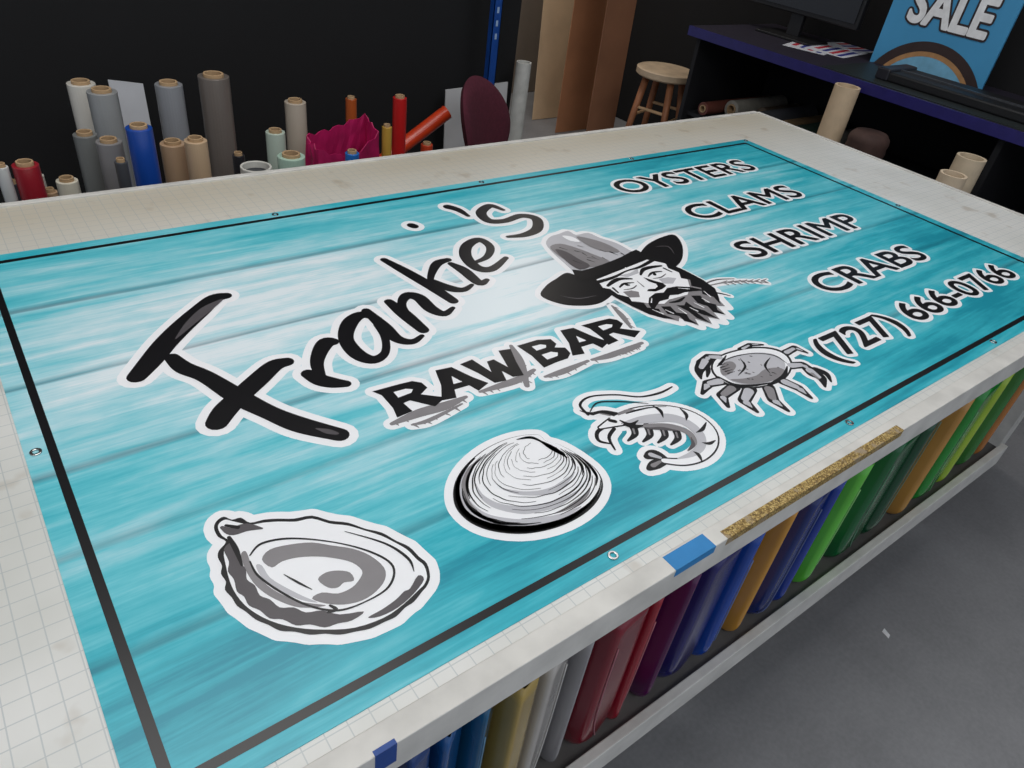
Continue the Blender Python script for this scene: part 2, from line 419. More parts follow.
# ---- chunky capitals with grey dry-brush marks
a=Art(); hl=.0125
o=UZ(400,415,BZ); xr=UZ(645,340,BZ).x; ht=(UZ(378,389,BZ).y-o.y)*.90
W=xr-o.x
def loc(c,w,p): return (o.x+(c+w*p[0])*W, o.y+p[1]*ht)
def LP(c,w,pts): a.poly([loc(c,w,p) for p in pts],4,hl,sm=False,world=True)
def LH(c,w,pts): a.poly([loc(c,w,p) for p in pts],5,0,sm=False,world=True)
def letR(c,t=0):
    LP(c,.138,[(-.10,-.06),(.30,-.02),(.26,.34),(.44,.36),(.82,-.12),(1.20,.06),(.76,.44),(1.02,.60),(1.0,.84),(.84,1.0),(.50,1.04+t),(-.14,1.08+t),(-.02,.84),(-.02,.3)])
    LH(c,.138,[(.26,.58),(.60,.60),(.70,.70),(.56,.80),(.26,.82)])
def letA(c,t=0):
    LP(c,.142,[(-.12,.0),(.22,-.08),(.34,.22),(.72,.20),(.80,-.10),(1.16,.05),(.96,.45),(.74,1.06+t),(.34,1.12+t),(.16,.52)])
    LH(c,.142,[(.43,.42),(.65,.40),(.55,.72)])
letR(.0); letA(.163)
LP(.312,.174,[(-.06,1.06),(.24,1.10),(.34,.40),(.46,.84),(.62,.84),(.72,.38),(.88,1.12),(1.14,1.04),(.98,.5),(.84,-.10),(.62,-.03),(.54,.32),(.44,-.08),(.20,-.02),(.1,.5)])
LP(.552,.132,[(-.04,-.08),(.0,.5),(-.08,1.08),(.60,1.06),(.96,.92),(.96,.66),(.80,.54),(1.06,.40),(1.02,.12),(.80,-.04),(.4,-.04)])
LH(.552,.132,[(.26,.64),(.58,.64),(.66,.74),(.54,.84),(.26,.86)]); LH(.552,.132,[(.26,.17),(.62,.18),(.72,.30),(.58,.42),(.26,.42)])
letA(.70,.03); letR(.862,.0)
def G(pts,w):
    a.stroke(pts,[x/1000 for x in w],2,.010)
    for k in range(len(pts)-1):
        for j in range(3):
            t=(j+.3)/3; u=pts[k][0]*(1-t)+pts[k+1][0]*t; v=pts[k][1]*(1-t)+pts[k+1][1]*t
            a.stroke([(u,v),(u+random.uniform(3,7),v+random.uniform(1,4))],[.006,.0015],2,sm=False)
G([(392,424),(420,413),(445,406),(466,397)],[8,20,20,7]); G([(412,425),(430,420),(462,404)],[4,9,4])
G([(480,392),(500,386),(520,379),(534,370)],[6,15,17,8]); G([(511,346),(520,362),(527,386)],[8,17,10])
G([(545,377),(562,372),(588,361)],[6,15,7]); G([(592,360),(612,355),(642,343)],[7,16,8]); G([(622,354),(638,346)],[6,12])
G([(612,306),(622,316),(631,328)],[5,14,6])
a.build(banner,"bold_lettering","black angular lettering with grey brush marks")
# ---- menu text lines
def menu(body,bl,br,cap,sh,bold=.0021,h=.0118):
    p=UZ(bl[0]+sh,bl[1]-sh*.25,BZ); q=UZ(br[0]+sh,br[1]-sh*.25,BZ)
    V,fs,be=textmesh(body,p.x,p.y,q.x,p.y+cap,0)
    a=Art()
    for f in fs: a.L[0].append([V[i] for i in f]); a.L[4].append([V[i] for i in f])
    for e in be:
        a.L[0]+=spolys([V[e[0]],V[e[1]]],[2*h,2*h]); a.L[4]+=spolys([V[e[0]],V[e[1]]],[bold*2,bold*2])
    a.build(banner,"menu_lettering","black capital lettering with white outline")
menu("OYSTERS",(621,196),(758,174),.087,7)
menu("CLAMS",(690,223),(800,201),.085,11)
menu("SHRIMP",(741,262),(862,233),.083,15)
menu("CRABS",(821,297),(929,265),.079,11)
menu("(727) 666-0766",(833,370),(1017,283),.093,12)

# ---- oyster
a=Art(); hl=.013
out=[(217,521),(224,517),(232,520),(241,518),(250,523),(264,520),(278,519),(294,519),(312,516),(330,521),(348,523),(365,529),(382,533),(396,541),(409,547),(419,557),(427,564),(430,577),(427,586),(422,592),(414,602),(405,608),(396,617),(385,622),(370,629),(355,632),(340,635),(325,634),(310,635),(295,632),(280,631),(268,625),(256,620),(246,612),(237,606),(232,598),(225,590),(226,582),(221,574),(222,566),(218,558),(219,551),(226,542),(218,537),(214,528)]
a.poly(out,4,hl,n=3)
ins=[(220,523),(226,520),(234,522),(250,525),(264,523),(278,522),(296,522),(312,519),(330,524),(348,526),(365,531),(381,536),(395,543),(407,550),(417,560),(424,566),(427,577),(424,585),(419,590),(403,605),(384,618),(355,628),(325,630),(296,628),(270,621),(249,609),(237,596),(230,582),(226,566),(224,552),(231,543),(222,536),(218,528)]
a.poly(ins,5,n=3)
a.poly([(224,550),(232,543),(237,552),(240,562),(246,570),(247,580),(255,586),(260,596),(270,600),(280,608),(294,608),(306,613),(322,611),(340,615),(364,612),(352,621),(338,624),(325,628),(310,625),(296,626),(283,620),(270,619),(260,611),(249,606),(244,597),(237,592),(234,580),(228,572),(229,562)],8,n=3)
a.poly([(241,556),(246,552),(252,566),(262,581),(278,593),(300,602),(326,606),(300,608),(276,600),(258,588),(247,573)],7)
a.poly([(396,600),(404,592),(410,589),(418,576),(424,580),(414,594),(398,608),(380,617),(368,618),(382,610)],8,n=3)
a.stroke([(222,528),(232,532),(246,528),(262,529)],[.005,.013,.014,.003],8); a.stroke([(226,526),(238,528)],[.004,.006],9)
a.stroke([(229,538),(236,550),(242,566)],[.005,.007,.003],9)
a.stroke([(345,532),(385,544),(408,559),(414,572)],[.001,.003,.004,.001],9)
a.stroke([(268,602),(276,610),(270,616)],[.003,.007,.005],5); a.stroke([(252,584),(246,590),(250,598)],[.003,.006,.004],5)
a.stroke([(250,556),(262,544),(292,539),(335,543),(372,553),(393,567),(389,587),(366,602),(338,611),(308,606),(280,592),(258,576),(250,562)],[.002,.0035,.003,.002,.003,.003,.003,.002,.003,.003,.003,.003,.002],9)
a.poly([(262,560),(270,550),(290,545),(312,543),(332,546),(352,549),(370,556),(384,568),(385,580),(376,592),(362,601),(344,605),(326,604),(312,599),(322,593),(338,594),(352,588),(360,579),(362,571),(352,563),(336,559),(318,557),(298,558),(282,562),(272,568)],7,n=3)
a.poly([(318,580),(326,573),(338,571),(350,573),(354,581),(344,583),(338,588),(328,588)],7,n=3)
a.poly([(256,566),(262,566),(270,578),(286,588),(304,597),(318,603),(300,600),(278,590),(262,578)],6,n=3)
a.stroke([(284,575),(298,583),(312,590)],[.001,.003,.001],9); a.stroke([(330,606),(336,610),(328,613)],[.003,.005,.003],9)
a.build(banner,"oyster_print","grey and black oyster shell illustration with white outline")

# ---- clam
a=Art(); hl=.013
co=[(538,435),(546,441),(562,446),(582,458),(598,472),(603,487),(596,503),(580,517),(556,528),(525,534),(495,532),(472,524),(457,510),(453,494),(457,478),(468,463),(484,450),(502,441),(520,436)]
a.poly(co,4,hl)
um=(540,443)
def sc(s,pts,dx=0,dy=0): return [(um[0]+(p[0]-um[0])*s+dx,um[1]+(p[1]-um[1])*s+dy) for p in pts]
a.poly(sc(.97,co),5)
CL=cat(co,4,True); NC=len(CL)
random.seed(23)
def arc(s,f0,f1,w,lay=9):
    i0,i1=int(f0*NC),int(f1*NC); pts=sc(s,CL[i0:i1:2])
    if len(pts)<3: return
    pts=[(p[0]+random.uniform(-.5,.5),p[1]+random.uniform(-.5,.5)) for p in pts]
    a.stroke(pts,[x/1000 for x in w],lay,n=3)
for s_,f0,f1,g_ in ((.90,.36,.80,20),(.74,.34,.70,14),(.56,.30,.64,10)): arc(s_,f0,f1,[2,g_,g_,g_*.7,1],6)
for s_,f0,f1,g_ in ((.87,.60,.82,9),(.84,.30,.46,8)): arc(s_,f0,f1,[1,g_,g_,1],7)
arc(.955,.26,.84,[1,5,9,12,12,10,8,6,2]); arc(.90,.46,.72,[1,5,7,4,1]); arc(.84,.64,.84,[1,4,4,1])
for k in range(16):
    s_=.88-k*.046; m=max(.35,s_); f0=.19+random.random()*.08; f1=f0+.14+random.random()*.22
    arc(s_,f0,f1,[1,random.uniform(2,4.5)*m,random.uniform(1,2.5)*m,.7])
    g0=f1+.03+random.random()*.06; g1=min(.90,g0+.12+random.random()*.26)
    arc(s_+random.uniform(-.008,.008),g0,g1,[.7,random.uniform(1.2,3.2)*m,random.uniform(1.,2.4)*m,.7])
for s_ in (.90,.80,.68,.56,.42): arc(s_,.15,.29,[1,5*s_,6*s_,1])
a.stroke([(541,442),(553,449),(567,458)],[.004,.010,.002],9); a.stroke([(517,440),(531,438),(543,443)],[.002,.006,.003],9)
a.build(banner,"clam_print","ridged clam shell illustration with white outline")

# ---- shrimp
a=Art(); hl=.011
body=[(600,428),(618,421),(640,415),(666,413),(690,418),(706,430),(709,444),(700,456),(683,462),(664,461)]
bwid=[.010,.030,.042,.044,.042,.038,.032,.026,.020,.016]
a.stroke(body,bwid,4,hl)
a.stroke(body,[max(.003,x-.006) for x in bwid],5)
a.stroke([(622,424),(644,420),(668,418),(686,423),(699,434),(701,446),(693,454),(678,459)],[.004,.020,.022,.020,.018,.015,.012,.003],6)
a.stroke([(636,427),(654,426),(672,427),(688,433),(694,443),(688,451)],[.004,.011,.013,.013,.010,.003],7)
a.stroke([(646,429),(662,429),(676,431)],[.003,.008,.003],8); a.stroke([(691,438),(693,445),(689,450)],[.002,.007,.003],8)
for p in ([(652,406),(660,411),(663,418)],[(680,409),(686,415),(686,421)],[(706,423),(702,430),(696,433)],[(715,441),(709,444),(702,443)],[(702,462),(698,455),(693,452)]):
    a.stroke(p,[.002,.007,.001],9)
a.stroke([(616,416),(604,413),(592,414),(580,411)],[.020,.014,.008,.002],4,hl)
a.stroke([(614,418),(602,415),(594,416)],[.007,.006,.002],5); a.stroke([(610,416),(600,414)],[.004,.003],7)
a.stroke([(588,415),(580,405),(590,397),(615,395),(640,397),(660,393),(672,387)],[.005,.005,.004,.004,.004,.005,.003],4,hl)
a.stroke([(590,412),(598,403),(622,402),(648,404)],[.002,.003,.003,.001],9)
a.stroke([(604,427),(597,433),(599,441),(611,444)],[.008,.007,.006,.003],4,hl)
a.stroke([(614,429),(609,438),(615,450)],[.007,.006,.003],4,hl)
for k,(u,v) in enumerate(((632,425),(647,426),(662,427),(675,429))):
    a.stroke([(u,v),(u+3,v+9),(u-4,v+16)],[.014,.012,.004],4,hl*.7)
    a.stroke([(u+1,v+4),(u+2.5,v+9)],[.004,.003],7)
a.stroke([(664,460),(654,455),(647,457)],[.018,.024,.012],4,hl); a.stroke([(664,461),(655,465),(649,469)],[.016,.020,.010],4,hl)
a.stroke([(660,458),(651,455)],[.006,.010],6); a.stroke([(660,462),(653,466)],[.005,.009],7)
a.stroke([(610,421),(615,422)],[.008,.008],9)
a.stroke([(626,414),(636,411),(650,408),(666,407)],[.002,.004,.003,.001],9); a.stroke([(620,421),(630,425),(638,421)],[.003,.008,.002],9)
a.stroke([(618,415),(628,411),(638,411)],[.004,.008,.002],7); a.stroke([(624,425),(634,427),(642,426)],[.004,.011,.004],9)
a.build(banner,"shrimp_print","black and grey shrimp illustration with white outline")

# ---- crab
a=Art(); hl=.010
cb=[(712,373),(712,362),(721,355),(736,350),(754,347),(772,348),(785,353),(792,362),(790,373),(782,381),(766,387),(746,389),(726,385)]
a.poly(cb,4,hl,n=3)
shrink=lambda k,kx=0,ky=0:[(752+kx+(p[0]-752)*k,368+ky+(p[1]-368)*(k-.03)) for p in cb]
a.poly(shrink(.95),5,n=3); a.poly(shrink(.80,1,1),6,n=3)
a.poly([(756,376),(764,370),(778,368),(785,372),(776,380),(758,384),(744,384),(730,380),(742,379)],7,n=3)
a.poly([(720,370),(724,363),(732,362),(736,367),(730,374),(723,376)],7,n=3)
random.seed(4)
for k in range(34):
    t=random.random()*6.283; q=math.sqrt(random.random()); u=752+34*q*math.cos(t); v=368+15*q*math.sin(t); a.stroke([(u,v),(u+random.uniform(.6,2),v+.4)],[.0030,.0020],random.choice((9,8,5,9)),sm=False)
def leg(pts,w,fill=6):
    a.stroke(pts,[x/1000 for x in w],4,hl,sm=False)
    a.stroke([(pts[0][0]*.8+pts[1][0]*.2,pts[0][1]*.8+pts[1][1]*.2),(pts[0][0]*.15+pts[1][0]*.85,pts[0][1]*.15+pts[1][1]*.85)],[max(.6,w[0]-8)/1000,max(.6,w[1]-9)/1000],fill,sm=False)
    a.stroke([(pts[1][0]*.8+pts[2][0]*.2,pts[1][1]*.8+pts[2][1]*.2),(pts[1][0]*.4+pts[2][0]*.6,pts[1][1]*.4+pts[2][1]*.6)],[max(.6,w[1]-10)/1000,.0025],6,sm=False)
leg([(722,381),(708,384),(702,394)],[25,22,7],6); leg([(734,387),(722,396),(728,407)],[25,22,8],7); leg([(750,389),(744,401),(757,412)],[27,24,8])
leg([(768,387),(773,400),(788,411)],[27,24,8],7); leg([(782,381),(798,388),(811,398)],[26,23,8],6)
leg([(788,366),(803,365),(813,373)],[24,21,32],6); a.stroke([(813,373),(821,378),(825,387)],[.030,.022,.005],4,hl); a.stroke([(816,370),(826,374),(831,382)],[.018,.014,.004],4,hl); a.stroke([(810,371),(818,377)],[.018,.012],6); a.stroke([(812,374),(818,379)],[.008,.006],7)
leg([(722,358),(709,357),(703,364)],[22,20,28],6); a.stroke([(703,364),(699,371),(701,379)],[.026,.018,.004],4,hl); a.stroke([(706,364),(708,371),(707,377)],[.014,.010,.004],4,hl); a.stroke([(705,361),(701,368)],[.014,.010],6)
leg([(784,354),(795,348),(807,353)],[19,17,6],6); leg([(741,350),(750,345),(763,345)],[15,13,5],6)
a.stroke([(718,364),(734,357),(754,354),(774,356),(787,364)],[.001,.003,.002,.003,.001],9)
a.stroke([(740,359),(745,367),(738,376)],[.001,.005,.001],9); a.stroke([(770,358),(765,366),(770,374)],[.001,.005,.001],9)
a.stroke([(718,377),(734,385),(752,386),(772,383)],[.003,.008,.007,.003],9)
a.stroke([(787,367),(783,377),(768,385)],[.003,.009,.003],9)
a.stroke([(726,356),(722,362),(717,367)],[.002,.006,.002],9)
for k in range(5): a.stroke([(718+k*2.4,366+k*2),(725+k*2.4,364+k*2)],[.0035,.001],9,sm=False)
a.build(banner,"crab_print","black and grey crab illustration with white outline")

# ---- portrait of bearded man in hat
a=Art(); hl=.013
crown=[(546,244),(550,237),(559,234),(568,231),(576,235),(588,233),(600,238),(616,243),(629,250),(641,257),(622,265),(600,272),(582,277),(573,271),(564,263),(554,254)]
brim=[(541,296),(546,286),(556,279),(567,273),(582,277),(600,272),(622,264),(637,256),(647,245),(660,238),(674,235),(682,245),(682,259),(674,268),(662,271),(650,269),(640,270),(629,276),(618,287),(610,297),(598,304),(580,306),(560,304)]
O0=(620,268); Dx,Dy=.87,.50; Rx,Ry=.94,-.34
def f_(r,d): return (O0[0]+r*Rx*1.03+d*Dx,O0[1]+r*Ry*1.03+d*Dy)
def fl(*p): return [f_(*q) for q in p]
face=fl((-28,4),(-34,20),(-34,38),(-33,54),(-32,70),(-27,84),(-22,94),(-18,90),(-14,108),(-9,98),(-4,112),(1,102),(6,112),(10,98),(15,108),(19,92),(25,96),(30,80),(36,70),(37,52),(36,32),(33,14),(26,2))
a.poly(face,5,hl,sm=False); a.poly(crown,1,hl,n=3); a.poly(brim,4,hl)
a.poly([(550,247),(560,244),(576,248),(594,255),(610,262),(596,267),(580,267),(567,261),(556,254)],7,n=3)
a.poly([(576,237),(590,239),(606,244),(620,252),(606,252),(590,247)],7,n=3)
a.poly([(555,250),(566,252),(578,259),(590,266),(580,270),(568,263)],8,n=3)
a.poly([(562,236),(572,237),(580,242),(570,241)],5,n=3)
random.seed(6)
for k in range(26):
    t=random.random(); s_=random.random(); u=556+t*70; v=239+t*16+s_*20-6*t; a.stroke([(u,v),(u+random.uniform(3,9),v+random.uniform(1,4))],[.0035,.001],random.choice((8,7,5,9)),sm=False)
a.poly([(572,270),(582,271),(602,265),(622,257),(636,250),(643,258),(622,269),(600,276),(581,281)],9,n=2)
a.stroke([(560,296),(578,299),(596,296)],[.001,.004,.001],8); a.stroke([(656,247),(668,247),(674,254)],[.001,.004,.001],8)
def K(p,w,l=9): a.stroke(fl(*p),[x/1000 for x in w],l)
def KP(l,*p): a.poly(fl(*p),l,sm=False)
# beard mass, cheeks
KP(7,(-32,44),(-26,50),(-20,58),(-12,64),(-4,61),(4,62),(13,63),(22,56),(30,44),(35,54),(34,68),(28,80),(24,94),(19,90),(15,104),(10,96),(6,108),(1,100),(-4,110),(-9,96),(-14,106),(-18,88),(-22,92),(-27,82),(-31,68))
KP(7,(-25,31),(-18,33),(-15,38),(-20,45),(-27,41)); KP(6,(12,31),(20,33),(24,38),(16,43),(10,39))
KP(6,(-10,9),(0,11),(10,9),(6,15),(-6,15))
# brim shadow, brows, eyes
K([(-30,8),(-14,9),(0,7),(14,8),(30,5)],[12,9,5,9,12])
K([(-28,17),(-19,14),(-12,14),(-5,19)],[7,12,11,5]); K([(28,16),(19,13),(12,13),(5,18)],[7,12,11,5])
K([(-22,24),(-15,21.5),(-8,24.5)],[4,7,3]); K([(22,23),(15,20.5),(8,23.5)],[4,7,3])
K([(-15,24),(-14,25)],[8,8]); K([(15,23),(14,24)],[8,8])
K([(-22,29),(-15,31),(-9,29)],[2,4,2],8); K([(22,28),(15,30),(9,28)],[2,4,2],8)
K([(-27,22),(-29,30)],[6,4]); K([(27,20),(28,28)],[6,4])
# nose
KP(9,(4,22),(7,31),(10,38),(9,43),(3,45),(-4,45),(-9,41),(-6,39),(-1,41.5),(3,40),(5,36),(3,30))
K([(-4,24),(-6,34)],[2,4],7)
# side hair with ragged inner edge
KP(9,(-35,14),(-30,22),(-31,32),(-27,40),(-30,47),(-24,54),(-27,61),(-21,68),(-25,76),(-22,88),(-28,82),(-33,70),(-35,54),(-36,36))
KP(9,(35,12),(30,22),(32,32),(27,40),(31,46),(25,54),(29,61),(23,69),(27,77),(23,90),(30,80),(37,68),(39,52),(38,32))
# moustache and mouth
KP(9,(-27,68),(-22,57),(-15,50),(-6,47),(0,50),(7,46),(15,48),(23,55),(29,66),(21,62),(14,59),(7,59),(1,56),(-4,60),(-12,59),(-19,63))
K([(-14,52),(-19,57)],[1.5,3],10); K([(14,51),(20,57)],[1.5,3],10)
K([(-7,65),(0,67),(8,65)],[4,9,4])
# ragged beard locks
KP(9,(-17,66),(-11,70),(-14,80),(-9,86),(-13,94),(-13,105),(-18,94),(-16,86),(-21,78)); KP(9,(14,66),(20,70),(16,80),(20,88),(15,95),(15,105),(10,96),(13,86),(10,78))
KP(9,(-6,71),(-1,75),(4,71),(3,82),(6,90),(6,106),(1,96),(-1,88),(-4,108),(-7,96),(-5,84))
for p_ in (((-18,72),(-17,80)),((-8,76),(-9,86)),((8,76),(9,86)),((18,74),(18,82)),((0,80),(1,88)),((-26,66),(-24,76)),((27,66),(25,76))): K(list(p_),[1.5,3.5],10)
# sprig
a.stroke([(700,288),(722,283),(745,281),(767,283)],[.004,.005,.005,.003],2,.009)
for k in range(7):
    u=722+k*6.6; v=283-.3*k
    a.stroke([(u,v),(u+5,v-2.2)],[.006,.002],2,.004,sm=False); a.stroke([(u+2,v),(u+7,v+2.2)],[.006,.002],7,sm=False)
a.stroke([(700,286),(716,280),(734,279)],[.004,.005,.003],3,.007)
a.stroke([(700,294),(716,293),(730,296)],[.006,.006,.003],4,.008)
a.build(banner,"portrait_print","bearded man in floppy wide-brimmed hat, black and grey print")

# ============================================================ VINYL SHEETS in the bay
bins=[(395,792,(24,60,120)),(425,775,(26,84,146)),(462,760,(28,92,130)),(494,744,(176,150,80)),(520,730,(186,182,176)),(556,710,(150,148,150)),(580,697,(124,26,42)),(616,677,(150,30,46)),(648,655,(84,26,80)),(670,640,(36,34,100)),(704,618,(24,70,160)),(742,590,(204,146,60)),(764,574,(24,44,110)),(790,552,(30,60,150)),(816,533,(96,190,64)),(852,508,(24,96,54)),(880,490,(18,70,44)),(916,464,(190,140,70)),(936,449,(40,140,56)),(962,430,(160,190,60)),(984,416,(60,120,60)),(1002,402,(180,116,60))]
def cname(c):
    r,g,b=c
    if r>140 and g>140 and b>140: return "pale grey"
    if r>120 and g<60: return "dark red"
    if r>80 and g<60: return "plum"
    if r>140 and g>180: return "lime green"
    if r>150 and g>120 and b<90: return "golden tan"
    if r>150: return "orange-brown"
    if g>b and g>r: return "bright green" if g>140 else "dark green"
    if b>100: return "blue" if b>130 else "navy blue"
    return "dark"
xs=[UY(u,v,.35).x for u,v,c in bins]; xs.append(min(xs[-1]+.075,2.13))
random.seed(8)
for i,(u,v,c) in enumerate(bins):
    x0=xs[i]+.003; x1=min(xs[i+1]-.007,2.126)
    if x1-x0<.008: continue
    yf=.321+random.random()*.006; h=.366+random.random()*.014; lean=random.uniform(-.003,.003); r=(x1-x0)/2
    V=[];Fs=[]; nz=16; Rr=random.uniform(.05,.09); yb=.80; skew=random.uniform(.018,.034) if i%3 else .008
    fp=[(0,.012),(.015,.006),(.05,.0015),(.10,0)]+[(.1+.8*k/6,skew*k/6) for k in range(1,7)]+[(.95,skew+.0015),(.985,skew+.006),(1,skew+.012)]
    prof=[(x0,yb,0)]+[(x0+2*r*a_,yf+b_,a_) for a_,b_ in fp]+[(x1,yb,1)]
    def recf(dz,a_):
        R2=Rr*(.45+.55*abs(2*a_-1)**1.5)
        return (R2-math.sqrt(max(0,R2*R2-(R2-dz)**2)))*.55 if dz<R2 else 0
    for j in range(nz+1):
        dz=h*(j/nz)**1.8
        for (px,py,a_) in prof:
            V.append((px+lean*(dz/h-.3),py if py==yb else py+recf(dz,a_),SZ+.001+dz))
    n=len(prof)
    for j in range(nz):
        for k in range(n-1): Fs.append((j*n+k,j*n+k+1,(j+1)*n+k+1,(j+1)*n+k))
    m=pm("vinyl_%d"%i,c,.22,var=.10,scale=5,coat=.5)
    e=thing("vinyl_sheet","%s glossy vinyl sheet folded upright under the work table"%cname(c),"vinyl sheet",((x0+x1)/2,yf,SZ),group="colored vinyl sheets in the table bay")
    o=part(e,"folded_sheet",(V,Fs),m,smooth=True)
    s=o.modifiers.new('s','SOLIDIFY'); s.thickness=.0012
    if i%2==0 or i in (7,15):
        ed=[]; sg_=1 if i%4 else -1
        for q in range(17):
            dz=.004+h*.8*(q/16)**1.4; a_=.5+sg_*(-.38+.62*math.exp(-dz*16)); a_=min(.9,max(.1,a_))
            ed.append((x0+2*r*a_+lean*(dz/h-.3),yf+skew*(a_-.1)/.8+recf(dz,a_)-.0014,SZ+.003+dz))
        part(e,"cut_edge",sweep(ed,.0011,6),pm("edge_%d"%i,tuple(int(x*.6+90) for x in c),.4),smooth=True,label="pale cut edge of the sheet")

# ============================================================ ROOM
struct("floor",box(-3,6,-2.5,5.6,-.05,0),floor_mat())
blk=pm("black_wall_paint",(9,9,11),.85,var=.15,scale=4)
struct("wall_back",box(-3,2.17,2.75,2.85,0,3.1),blk)
struct("wall_far",box(1.6,4.6,5.0,5.1,0,3.1),pm("dim_beige_wall",(110,98,86),.8,var=.1,scale=3))
struct("wall_right",box(4.15,4.25,-2.5,5.0,0,3.1),blk)
struct("ceiling",box(-3,4.25,-2.5,5.1,3.1,3.2),pm("ceiling_grey",(150,150,150),.9,var=.05))

# ============================================================ ROLLS BEHIND THE TABLE
kraft=pm("kraft_card",(176,146,110),.8,var=.08,scale=40)
rolls=[(0,163,12,(196,198,196),1.90,"pale grey"),(24,161,24,(150,32,44),1.90,"glossy red"),(49,188,13,(170,140,110),1.93,"kraft brown"),(66,177,20,(214,208,190),2.00,"cream"),
(84,131,22,(120,122,120),2.11,"grey"),(80,80,26,(214,210,200),2.36,"off-white"),(101,88,28,(150,152,152),2.24,"silver grey"),(108,138,24,(136,134,134),2.03,"grey"),
(138,124,25,(24,72,160),1.95,"blue"),(168,81,26,(140,142,146),2.24,"grey"),(172,140,24,(180,150,120),2.04,"tan"),(195,137,22,(196,168,136),1.96,"light tan"),(213,73,30,(112,104,98),2.24,"taupe"),
(275,129,19,(190,205,190),2.16,"pale green"),(295,99,21,(190,178,162),2.26,"beige"),(291,153,27,(176,204,186),1.93,"mint green"),
(351,96,11,(176,86,40),2.34,"rust orange"),(387,124,10,(200,160,70),2.13,"yellow"),(400,95,14,(190,34,34),2.24,"bright red"),(352,150,14,(40,110,190),1.89,"blue"),
(427,142,12,(200,70,40),2.26,"orange red"),(238,152,12,(44,44,48),2.08,"black"),(120,158,12,(70,72,76),1.90,"charcoal"),(12,180,10,(60,60,66),2.02,"charcoal"),(36,172,12,(200,196,186),2.12,"ivory")]
def vroll(P,r,c,name):
    e=thing("vinyl_roll","%s vinyl roll standing upright on floor behind the table"%name,"vinyl roll",(P.x,P.y,0),group="upright vinyl rolls behind the table")
    p0=Vector((P.x,P.y,.002)); p1=P.copy(); k=Vector((0,0,1))
    part(e,"vinyl_wrap",annulus(p0+k*.004,p1-k*.008,r,r*.66,32),pm("roll_"+name.replace(' ','_')+"_%d"%(c[0]),c,.3,var=.06,scale=4,coat=.3),bev=.0015)
    part(e,"cardboard_core",annulus(p0,p1,r*.655,r*.5,28),kraft,bev=.001,label="kraft cardboard core")
for u,v,w,c,Y,nm in rolls:
    P=UY(u,v,Y); vroll(P,w/2*mpp(P),c,nm)
P=UY(447,112,2.50); B=UZ(200,301,.02); dirv=(P-B).normalized(); rr0=7*mpp(P)
e=thing("vinyl_roll","orange-red vinyl roll leaning diagonally behind the table","vinyl roll",(B.x,B.y,0),group="upright vinyl rolls behind the table")
part(e,"vinyl_wrap",annulus(B,P,rr0,rr0*.6,28),pm("orange_red",(214,66,30),.3,coat=.3)); part(e,"cardboard_core",annulus(B+dirv*.002,P+dirv*.003,rr0*.59,rr0*.45,24),kraft)
# bucket
P=UY(256,166,1.95); r=15*mpp(P)
bk=thing("bucket","dark grey plastic bucket with white rim standing on floor","bucket",(P.x,P.y,0))
pl=pm("dark_grey_plastic",(58,60,64),.5)
part(bk,"bucket_body",comb(sweep([(P.x,P.y,.002),(P.x,P.y,P.z-.02)],[r*.8,r*.97],28),),pl,smooth=False)
part(bk,"rim",annulus((P.x,P.y,P.z-.02),(P.x,P.y,P.z),r*1.02,r*.86,28),pm("white_rim",(206,204,196),.5),bev=.002,label="white rim")
# magenta folded bag, crumpled, open at the top
bp_=[UY(306,136,2.06),UY(334,128,2.10),UY(365,115,2.13),UY(378,133,2.05),UY(352,158,1.97),UY(318,150,1.99)]
def bagm(z0):
    V=[];Fs=[]; base=[]
    m=6
    for k in range(len(bp_)):
        p,q=bp_[k],bp_[(k+1)%len(bp_)]
        for j in range(m): base.append(p.lerp(q,j/m))
    n=len(base); c=sum(base,Vector())/n; LV=18
    for lvl in range(LV+1):
        t=lvl/LV
        for k,q in enumerate(base):
            cr_=.035*math.sin(k*1.9+lvl*.8)*math.sin(lvl*.9+k*.7)+.02*math.sin(k*3.1+lvl*1.7)
            bul=1+.03*math.sin(t*math.pi)+cr_
            zz=q.z+(.006*math.sin(k*2.2) if lvl==LV else 0)
            V.append((c.x+(q.x-c.x)*bul,c.y+(q.y-c.y)*bul,z0+(zz-z0)*t))
    for l in range(LV):
        for k in range(n): Fs.append((l*n+k,l*n+(k+1)%n,(l+1)*n+(k+1)%n,(l+1)*n+k))
    Fs.append(tuple(range(n-1,-1,-1))); return V,Fs
bc=sum(bp_,Vector())/len(bp_)
mg=solo("shopping_bag",bagm(.003),pm("magenta_fabric",(178,24,88),.5,var=.25,scale=14,bump=.6),"magenta crumpled fabric bag standing open between vinyl rolls","bag",(bc.x,bc.y,0))
s=mg.modifiers.new('s','SOLIDIFY'); s.thickness=.003
